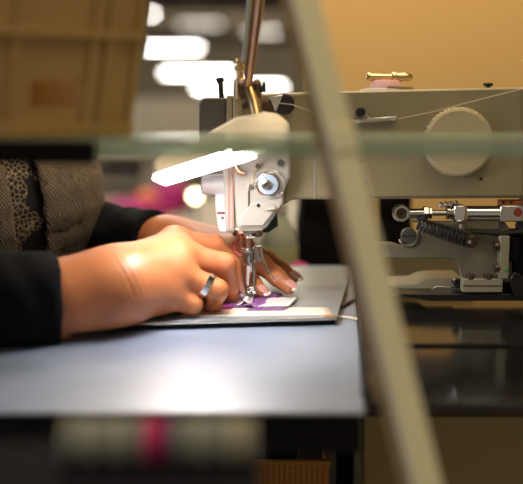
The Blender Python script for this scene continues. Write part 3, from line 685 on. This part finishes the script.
# near (right) arm
rsh = np.array(B3(-.02, -.165, .24)); rel = np.array([-.405, -.215, .040]); 
rw = np.array(P(118, 284, -.118)); rfa = np.array(P(70, 302, -.135))
lsh = np.array(B3(-.02, .165, .24)); lel = np.array([-.285, .27, .035]); lw = np.array(P(168, 243, .085))
def v3(*a): return np.array(P(*a))
def near_hand(p):
    d = chain(p, [rel, rfa, rw], [.039, .0310, .0268], .02)
    d = sm(d, ell(p, (rw+rfa)/2+np.array([-.01, .0, -.002]), (.05, .026, .031)), .02)
    # palm: broad slab from wrist to knuckles
    pal = cap(p, rw, v3(172, 250, -.060), .028, .019)
    pal = sm(pal, cap(p, rw, v3(176, 262, -.082), .027, .019), .02)
    pal = sm(pal, cap(p, rw+np.array([0, .0, -.005]), v3(165, 290, -.094), .026, .019), .02)
    pal = sm(pal, cap(p, v3(150, 290, -.075), v3(185, 262, -.045), .026, .020), .02)
    d = sm(d, pal, .022)
    kn = [((175, 241, -.052), .0135), ((181, 254, -.074), .0140), ((177, 272, -.092), .0130), ((166, 292, -.100), .0125)]
    for c, r in kn: d = sm(d, np.linalg.norm(p-v3(*c), axis=-1)-r, .012)
    for (c, r), o_ in zip(kn[:3], ((0, 0), (0, 3), (0, 4))):
        d = sm(d, cap(p, v3(130, 268+3*o_[1], -.128), v3(c[0], c[1], c[2])+np.array([.0, -.0085, .003]), .0045, .0050), .007)
    u_ = (p-rw)@((rw-rfa)/np.linalg.norm(rw-rfa))
    d = d+.00022*np.exp(-((u_-.004)/.009)**2)*np.sin(u_*1100+p[..., 2]*120)
    fs = [
        ([(175, 242, -.052), (214, 245, -.034), (231, 264, -.026), (237, 287, -.028)], [.0122, .0100, .0092, .0072]),
        ([(181, 254, -.074), (225, 264, -.066), (230, 284, -.052), (232, 298, -.040)], [.0125, .0102, .0086, .0072]),
        ([(177, 272, -.092), (217, 290, -.088), (212, 305, -.070), (205, 309, -.055)], [.0118, .0102, .0088, .0078]),
        ([(166, 292, -.100), (192, 304, -.094), (188, 312, -.078), (178, 312, -.065)], [.0118, .0095, .0080, .0070]),
        ([(140, 282, -.06), (178, 285, -.035), (208, 291, -.025), (230, 300, -.026)], [.020, .0150, .0110, .0080])]
    f = None
    for pts, rs in fs:
        c = chain(p, [v3(*q) for q in pts], rs, .004)
        j_ = v3(*pts[1]); e_ = np.linalg.norm(p-j_, axis=-1); ax_ = v3(*pts[2])-v3(*pts[0]); ax_ /= np.linalg.norm(ax_)
        c = c+.0005*np.exp(-(e_/.012)**2)*np.sin(((p-j_)@ax_)*1500)
        f = c if f is None else sm(f, c, .0022)
    d = sm(d, f, .006)
    zf = np.where(p[..., 0] > -.165, ZP+.0006, .0006)
    return -sm(-d, p[..., 2]-zf, .003)
def far_hand(p):
    d = chain(p, [lel, (lel+lw)/2, lw], [.040, .034, .026], .02)
    K = [v3(222, 258, .022), v3(231, 250, .036), v3(237, 245, .052), v3(238, 243, .070)]
    for k, kk in enumerate(K): d = sm(d, cap(p, lw+np.array([.0, -.004*(1.5-k), 0]), kk, .022, .0125), .016)
    fs = [([K[0], v3(243, 273, .006), v3(253, 284, -.004), v3(261, 292, -.010)], [.0115, .0100, .0088, .0072]),
          ([K[1], v3(262, 265, .012), v3(277, 277, .001), v3(289, 287.5, -.008)], [.0118, .0102, .0090, .0072]),
          ([K[2], v3(266, 259, .046), v3(281, 269, .042), v3(293, 277.5, .038)], [.0112, .0096, .0082, .0066]),
          ([K[3], v3(258, 254, .078), v3(270, 262, .082), v3(279, 267, .086)], [.0100, .0085, .0075, .0062]),
          ([v3(195, 254, .045), v3(212, 278, .010), v3(226, 290, -.002), v3(238, 298, -.008)], [.0160, .0125, .0105, .0080])]
    f = None
    for pts, rs in fs:
        c = chain(p, pts, rs, .004); f = c if f is None else sm(f, c, .0022)
    return -sm(-sm(d, f, .010), p[..., 2]-(ZP+.0006), .003)
HC = np.array(B3(.055, 0, .455))
def head(p):
    d = ell(p, HC+fv*-.01+uv*.02, (.092, .074, .098), rot)
    d = sm(d, ell(p, HC+fv*.03-uv*.045, (.055, .052, .065), rot), .04)
    d = sm(d, ell(p, HC+fv*.065-uv*.085, (.018, .022, .016), rot), .03)
    d = sm(d, cap(p, HC+fv*.083+uv*.012, HC+fv*.102-uv*.020, .006, .011), .012)
    for s in (-1, 1):
        d = sm(d, ell(p, HC+sv*.074*s-uv*.005-fv*.005, (.018, .006, .030), rot), .008)
        d = np.maximum(d, -(np.linalg.norm(p-(HC+fv*.095+sv*.031*s+uv*.008), axis=-1)-.016))
        d = sm(d, np.linalg.norm(p-(HC+fv*.074+sv*.031*s+uv*.006), axis=-1)-.0125, .004)
    d = sm(d, ell(p, HC+fv*.082-uv*.052, (.010, .024, .008), rot), .008)
    d = sm(d, cap(p, HC-fv*.02-uv*.05, B3(-.02, 0, .24), .052, .058), .03)
    return d
print('nets')
n1 = surface_nets(near_hand, (-.46, -.27, -.01), (-.005, .0, .11), .0017)
n2 = surface_nets(far_hand, (-.34, -.045, -.005), (.06, .32, .10), .0022)
n3 = surface_nets(head, HC-np.array([.14, .14, .27]), HC+np.array([.14, .14, .14]), .004)
n4 = surface_nets(lambda p: torso(p, 0), CT+np.array([-.26, -.26, -.36]), CT+np.array([.26, .26, .33]), .009)
body = obj('body', nets_join([n1, n2, n3, n4]), M['skin'], person, ang=180)
def lim(p, pts, rs, k=.03): return chain(p, [np.array(q) for q in pts], rs, k)
cuffn = np.array(P(50, 301, -.142)); dirn = (rfa-rel)/np.linalg.norm(rfa-rel)
def folds(p, a):
    return a*(np.sin(p[..., 0]*170+p[..., 2]*60+2*np.sin(p[..., 1]*70))*.6+np.sin(p[..., 2]*210-p[..., 0]*60)*.4)
def sleeve_n(p):
    d = lim(p, [rsh, rel, cuffn], [.062, .053, .0435], .03)
    cut = ((p-cuffn)@dirn)-.006
    d = d+folds(p, .0018)
    return np.maximum(d, cut)
cuff2 = np.array(P(158, 243, .098)); dirf = (lw-lel)/np.linalg.norm(lw-lel)
def sleeve_f(p):
    d = lim(p, [lsh, lel, cuff2], [.062, .054, .036], .03)+folds(p, .0018)
    cut = ((p-cuff2)@dirf)
    return np.maximum(d, cut)
def blouse(p):
    d = torso(p, .008)
    d = np.maximum(d, p[..., 2]-.30)
    return d
q = surface_nets(blouse, CT+np.array([-.28, -.28, -.37]), CT+np.array([.28, .28, .34]), .008)
obj('blouse', q, M['lace'], person, ang=180)
q1 = surface_nets(sleeve_n, (-.54, -.31, -.03), (-.15, .08, .36), .005)
q2 = surface_nets(sleeve_f, (-.38, .04, -.04), (-.06, .36, .36), .005)
cg = lambda p: np.maximum(torso(p, .013)+folds(p, .001), ((p-CT)@fv)-.055)
q3 = surface_nets(cg, CT+np.array([-.28, -.28, -.37]), CT+np.array([.28, .28, .34]), .008)
obj('cardigan', nets_join([q1, q2, q3]), M['sleeve'], person, ang=180)
def vest(p):
    d = np.abs(torso(p, .020)+folds(p, .0012))-.004
    loc = p-CT; s_ = loc@sv; f_ = loc@fv; z = loc[..., 2]
    gap = np.abs(s_-.030+(z-.12)*.15)-(.017+np.maximum(z-.14, 0)*.32)       # front opening
    gap = np.where(f_ > 0, gap, 1)
    d = np.maximum(d, -gap)
    arm_ = np.minimum(cap(p, rsh, rel, .075, .065), cap(p, lsh, lel, .072, .062))
    d = np.maximum(d, -arm_)
    return np.maximum(d, z-.285)
q = surface_nets(vest, CT+np.array([-.28, -.28, -.37]), CT+np.array([.28, .28, .34]), .0055)
obj('knit_vest', q, M['knit'], person, ang=180)
# trousers and shoes
def legs(p):
    d = None
    for s in (-1, 1):
        c = lim(p, [B3(-.02, .09*s, -.26), B3(.28, .09*s, -.27), B3(.30, .09*s, -.66)], [.085, .062, .045], .04)
        d = c if d is None else sm(d, c, .04)
    return d
lo = np.minimum(np.array(B3(-.1, -.2, 0)), np.array(B3(.48, .2, 0)))-.15; hi = np.maximum(np.array(B3(-.1, .2, 0)), np.array(B3(.48, -.2, 0)))+.15
lo[:2] = [-.6, -.35]; hi[:2] = [.15, .42]; lo[2] = -.74; hi[2] = -.12
obj('trousers', surface_nets(legs, lo, hi, .012), M['trouser'], person, ang=180)
for s in (-1, 1):
    sh_ = lambda p: np.maximum(lim(p, [B3(.29, .09*s, -.700), B3(.42, .09*s, -.712)], [.046, .036], .02), -.7495-p[..., 2])
    c = np.array(B3(.35, .09*s, -.70)); obj('shoe', surface_nets(sh_, c-np.array([.16, .16, .06]), c+np.array([.16, .16, .1]), .007), M['dark'], person, ang=180)
def hair(p):
    d = ell(p, HC-fv*.018+uv*.03, (.102, .086, .106), rot)
    d = sm(d, cap(p, HC-fv*.07-uv*.0, HC-fv*.085-uv*.11, .06, .045), .04)
    face = ell(p, HC+fv*.085-uv*.025, (.06, .066, .085), rot)
    return np.maximum(d, -face)+.0015*np.sin(p[..., 0]*400+p[..., 1]*300)
obj('hair', surface_nets(hair, HC-np.array([.2, .2, .2]), HC+np.array([.16, .16, .16]), .005), M['hair'], person, ang=180)
def blob(c, r, rt=None):
    return surface_nets(lambda p: ell(p, c, r, rt), np.array(c)-.03, np.array(c)+.03, .0012)
for s in (-1, 1):
    obj('eye', surface_nets(lambda p: ell(p, HC+fv*.076+sv*.031*s+uv*.007, (.0115, .0115, .006), rot), HC+fv*.076+sv*.031*s-.02, HC+fv*.076+sv*.031*s+.03, .0015), M['eye'], person, ang=180)
for s in (-1, 1):
    c = HC+fv*.0865+sv*.031*s+uv*.0065
    obj('iris', surface_nets(lambda p: ell(p, c, (.0022, .0052, .0046), rot), c-.01, c+.01, .001), M['hair'], person, ang=180)
obj('lips', surface_nets(lambda p: ell(p, HC+fv*.090-uv*.052, (.004, .021, .006), rot), HC+fv*.09-uv*.052-.03, HC+fv*.09-uv*.052+.03, .0015), M['lip'], person, ang=180)
# nails
def nail(tip, prev, r, m, side=(0, -.35, 1), label=None):
    tip = v3(*tip) if not isinstance(tip, np.ndarray) else tip; prev = v3(*prev) if not isinstance(prev, np.ndarray) else prev
    d = (tip-prev)/np.linalg.norm(tip-prev); n_ = np.array(side, float); n_ -= d*(n_@d); n_ /= np.linalg.norm(n_); w_ = np.cross(d, n_)
    rt = np.stack([d, w_, n_], 1)
    for nm, off, L, mm in (('fingernail', .0008, .0078, m[0]), ('nail_tip', .0076, .0026, m[1])):
        c = tip+d*off+n_*r*.86-(n_*r*.15 if nm == 'nail_tip' else 0)
        q = surface_nets(lambda p: ell(p, c, (L, .0052, .0016), rt), c-.012, c+.012, .0007)
        o = obj(nm, q, mm, person, ang=180)
    return o
NW = (M['nail'], M['nailwhite'])
nail((289, 287.5, -.008), (277, 277, .001), .0072, NW)
nail((261, 292, -.010), (253, 284, -.004), .0072, NW)
nail((293, 277.5, .038), (281, 269, .042), .0066, NW)
nail((236, 288, -.030), (228, 266, -.030), .0072, NW, (.9, -.5, .2))
nail((231, 299, -.040), (228, 286, -.052), .0074, NW, (.9, -.5, .2))
# ring on the ring finger
c = v3(206, 285, -.0890); ax_ = v3(217, 291, -.088)-v3(184, 272, -.092); ax_ = Vector(ax_/np.linalg.norm(ax_))
b_ = BM(); lathe(b_, Vector(c)-ax_*.003, ax_, [(0, .0104), (0, .0118), (.0006, .0124), (.0056, .0124), (.0062, .0118), (.0062, .0104)], 40, caps=False)
tag(obj('finger_ring', b_, M['silver'], person), 'wide silver ring')
b_ = BM(); p_ = CT
obj('button', cyl(BM(), Vector(B3(.14, -.055, .02)), Vector(B3(.146, -.055, .02)), .006, n=16), M['bronze'], person)
# stool
st = empty('stool', (CT[0], CT[1], -.75), 'stool the person sits on at the sewing table', 'stool')
b_ = BM(); lathe(b_, (CT[0], CT[1], -.397), (0, 0, 1), [(0, .15), (.005, .17), (.03, .17), (.037, .16)], 32); obj('seat', b_, M['matteblack'], st)
b_ = BM(); cyl(b_, (CT[0], CT[1], -.68), (CT[0], CT[1], -.396), .025); obj('column', b_, M['steel'], st)
for k in range(5):
    a_ = k*2*math.pi/5+.3; b_ = BM(); tube(b_, [(CT[0], CT[1], -.67), (CT[0]+.24*math.cos(a_), CT[1]+.24*math.sin(a_), -.735)], [.02, .014], 8); obj('leg', b_, M['grey'], st)

# ------------------------------------------------------------------ foreground frame: glass shelf, post, crate, bobbins
YS0 = -.345; YS1 = -.185; ZS = .1805
gs = empty('glass_shelf', (0, -.26, ZS-.008), 'green tinted glass shelf crossing the foreground at crate height', 'shelf')
obj('pane', wbox(-.60, .50, YS0, YS1, ZS-.0115, ZS), M['glass'], gs, .001)
obj('black_strip', wbox(-.60, -.108, YS0-.014, YS0-.0005, ZS-.0155, ZS-.0005), M['matteblack'], gs, .001)  # black strip along the left of the pane's front edge
# slanted post
p0 = P(291, -60, -.36); p1 = P(427, 484, -.44); dd = (p1-p0).normalized(); k = (-.75-p1.z)/dd.z; p2 = p1+dd*k
po = empty('slanted_post', (p2.x, p2.y, -.75), 'cream slanted post leaning across the foreground', 'post')
ax1 = Vector((1, 0.35, 0)); ax1 = (ax1-dd*ax1.dot(dd)).normalized(); ax2 = dd.cross(ax1)
if ax2.y > 0: ax2 = -ax2
def bar(a, b, c, w_, t_):
    bm = BM(); vs = []
    for o in (a, b):
        for (i, j) in ((-1, -1), (1, -1), (1, 1), (-1, 1)): vs.append(bm.verts.new(o+ax1*i*w_/2+ax2*(j*t_/2+c)))
    for f in ((3, 2, 1, 0), (4, 5, 6, 7), (0, 1, 5, 4), (1, 2, 6, 5), (2, 3, 7, 6), (3, 0, 4, 7)): bm.faces.new([vs[i] for i in f])
    return bm
obj('front_strip', bar(p0-dd*.3, p2, 0, .0180, .004), M['post'], po, .001)
obj('shaded_core', bar(p0-dd*.3, p2, -.0105, .0168, .017), M['postside'], po, .001)  # carries the side face coloured as shaded
pj = p0+(p1-p0)*((148+60)/544)
obj('joint_sleeve', bar(pj-dd*.008, pj+dd*.008, .001, .0186, .006), M['post'], po, .001)
# crate
th = R(36); cx = Vector((math.cos(th), math.sin(th), 0)); cy = Vector((-math.sin(th), math.cos(th), 0))
co = P(131, 141, -.285); co.z = ZS+.0006
L_, H_, W_ = .34, .17, .17
cr = empty('plastic_crate', (co.x, co.y, ZS), 'brown plastic crate on the glass shelf at upper left', 'crate')
def cpt(a, b, z):                    # a: along the long face leftwards, b: depth, z: height; walls flare upwards
    fl = .11*z
    aa = a-fl*(1 if a < L_/2 else -1); bb = b-fl*(1 if b < W_/2 else -1)
    return co-cx*aa+cy*bb+Vector((0, 0, z))
def cbox(bm, a0, a1, b0, b1, z0, z1, fr=None):
    v = []
    for z in (z0, z1):
        for b in (b0, b1):
            for a in (a0, a1): v.append(bm.verts.new(cpt(a, b, z)))
    for f in ((0, 1, 3, 2), (4, 6, 7, 5), (0, 4, 5, 1), (2, 3, 7, 6), (0, 2, 6, 4), (1, 5, 7, 3)): bm.faces.new([v[i] for i in f])
b_ = BM()
cbox(b_, 0, L_, 0, W_, 0, .004); obj('bottom', b_, M['crate'], cr)
def wall(z0, z1, a0, a1, far_=False):
    bm = BM(); bb = (W_-.003, W_) if far_ else (.004, .007); cbox(bm, a0, a1, *bb, z0, z1); return bm
b_ = BM()
cbox(b_, .004, .140, .004, .0065, .004, .020); cbox(b_, .004, .042, .004, .0065, .02, .038); cbox(b_, .080, L_-.004, .004, .0065, .02, .038); cbox(b_, .140, L_-.004, .004, .0065, .004, .02)
cbox(b_, .004, L_/2-.001, .004, .0065, .038, H_); cbox(b_, L_/2+.001, L_-.004, .004, .0065, .038, H_); cbox(b_, L_/2-.001, L_/2+.001, .004, .0065, .038, H_)
obj('front_panel', b_, M['crate'], cr)
b_ = BM(); cbox(b_, 0, L_, W_-.0065, W_-.004, .004, H_); obj('rear_panel', b_, M['crate'], cr)
b_ = BM(); cbox(b_, .002, .0045, .004, W_-.004, .004, H_); obj('end_panel', b_, M['crate'], cr)
b_ = BM(); cbox(b_, L_-.0045, L_-.002, .004, W_-.004, .004, H_); obj('end_panel', b_, M['crate'], cr)
b_ = BM()
for a in (0, .022, .034, .090, .150, .210, .270, L_-.006): cbox(b_, a, a+.005, 0, .004, .009, H_)
obj('rib', b_, M['crate'], cr, .0006)
for z in (0, .066, .118, H_-.008):
    b_ = BM(); h_ = .0095 if z == 0 else .005
    cbox(b_, 0, L_/2, -.0015, .004, z, z+h_); cbox(b_, L_/2, L_, -.0015, .004, z, z+h_)
    cbox(b_, -.0015, .002, 0, W_, z, z+h_); obj('band', b_, M['crate'], cr, .0006)

# bobbins on a dark ledge in front of the table
ybb = -.54; zl = P(160, 461, ybb).z
lg = tag(obj('dark_ledge', wbox(-.42, -.0008, ybb-.05, ybb+.03, zl-.02, zl-.0005), M['matteblack'], None, .001), 'dark ledge in the lower foreground carrying the bobbin row', 'ledge')
b_ = BM(); box(b_, -.44, -.42, ybb-.05, ybb+.03, -.75, zl-.0005); tag(obj('ledge_post', b_, M['matteblack'], None), 'dark upright under the left end of the bobbin ledge', 'post')
rb = 23*S(ybb); wb = 23.5*S(ybb)
cols = ['thread', 'thread', 'thread', 'threadpink', 'threadnavy', 'thread', 'thread', 'threadcream']
names = ['sage green bobbin at the left end of the row', 'sage green bobbin, second from the left in the row', 'sage green bobbin touching the magenta one', 'magenta bobbin in the middle of the row',
         'narrow navy bobbin right of the magenta one', 'sage green bobbin just right of the navy one', 'sage green bobbin next to the cream one', 'cream bobbin at the right end of the row']
x = P(66, 440, ybb).x
for i, (cc, nm) in enumerate(zip(cols, names)):
    wi = wb*(.95 if cc == 'threadpink' else .45 if cc == 'threadnavy' else 1.12)
    e = empty('thread_bobbin', (x+wi/2, ybb, zl), nm+' on the dark ledge', 'bobbin', 'row of thread bobbins in the foreground')
    c = Vector((x, ybb, zl+rb))
    b_ = BM(); lathe(b_, c, (1, 0, 0), [(wi*.08, rb*.90), (wi*.3, rb*.95), (wi*.7, rb*.95), (wi*.92, rb*.90)], 32); obj('wound_thread', b_, M[cc], e)
    for dx in (0, wi*.93):
        b_ = BM(); lathe(b_, c+Vector((dx, 0, 0)), (1, 0, 0), [(0, rb*.97), (wi*.02, rb), (wi*.05, rb), (wi*.07, rb*.97)], 32); obj('flange', b_, M['line'] if cc in ('thread', 'threadcream') else M[cc], e)
    x += wi+.0003
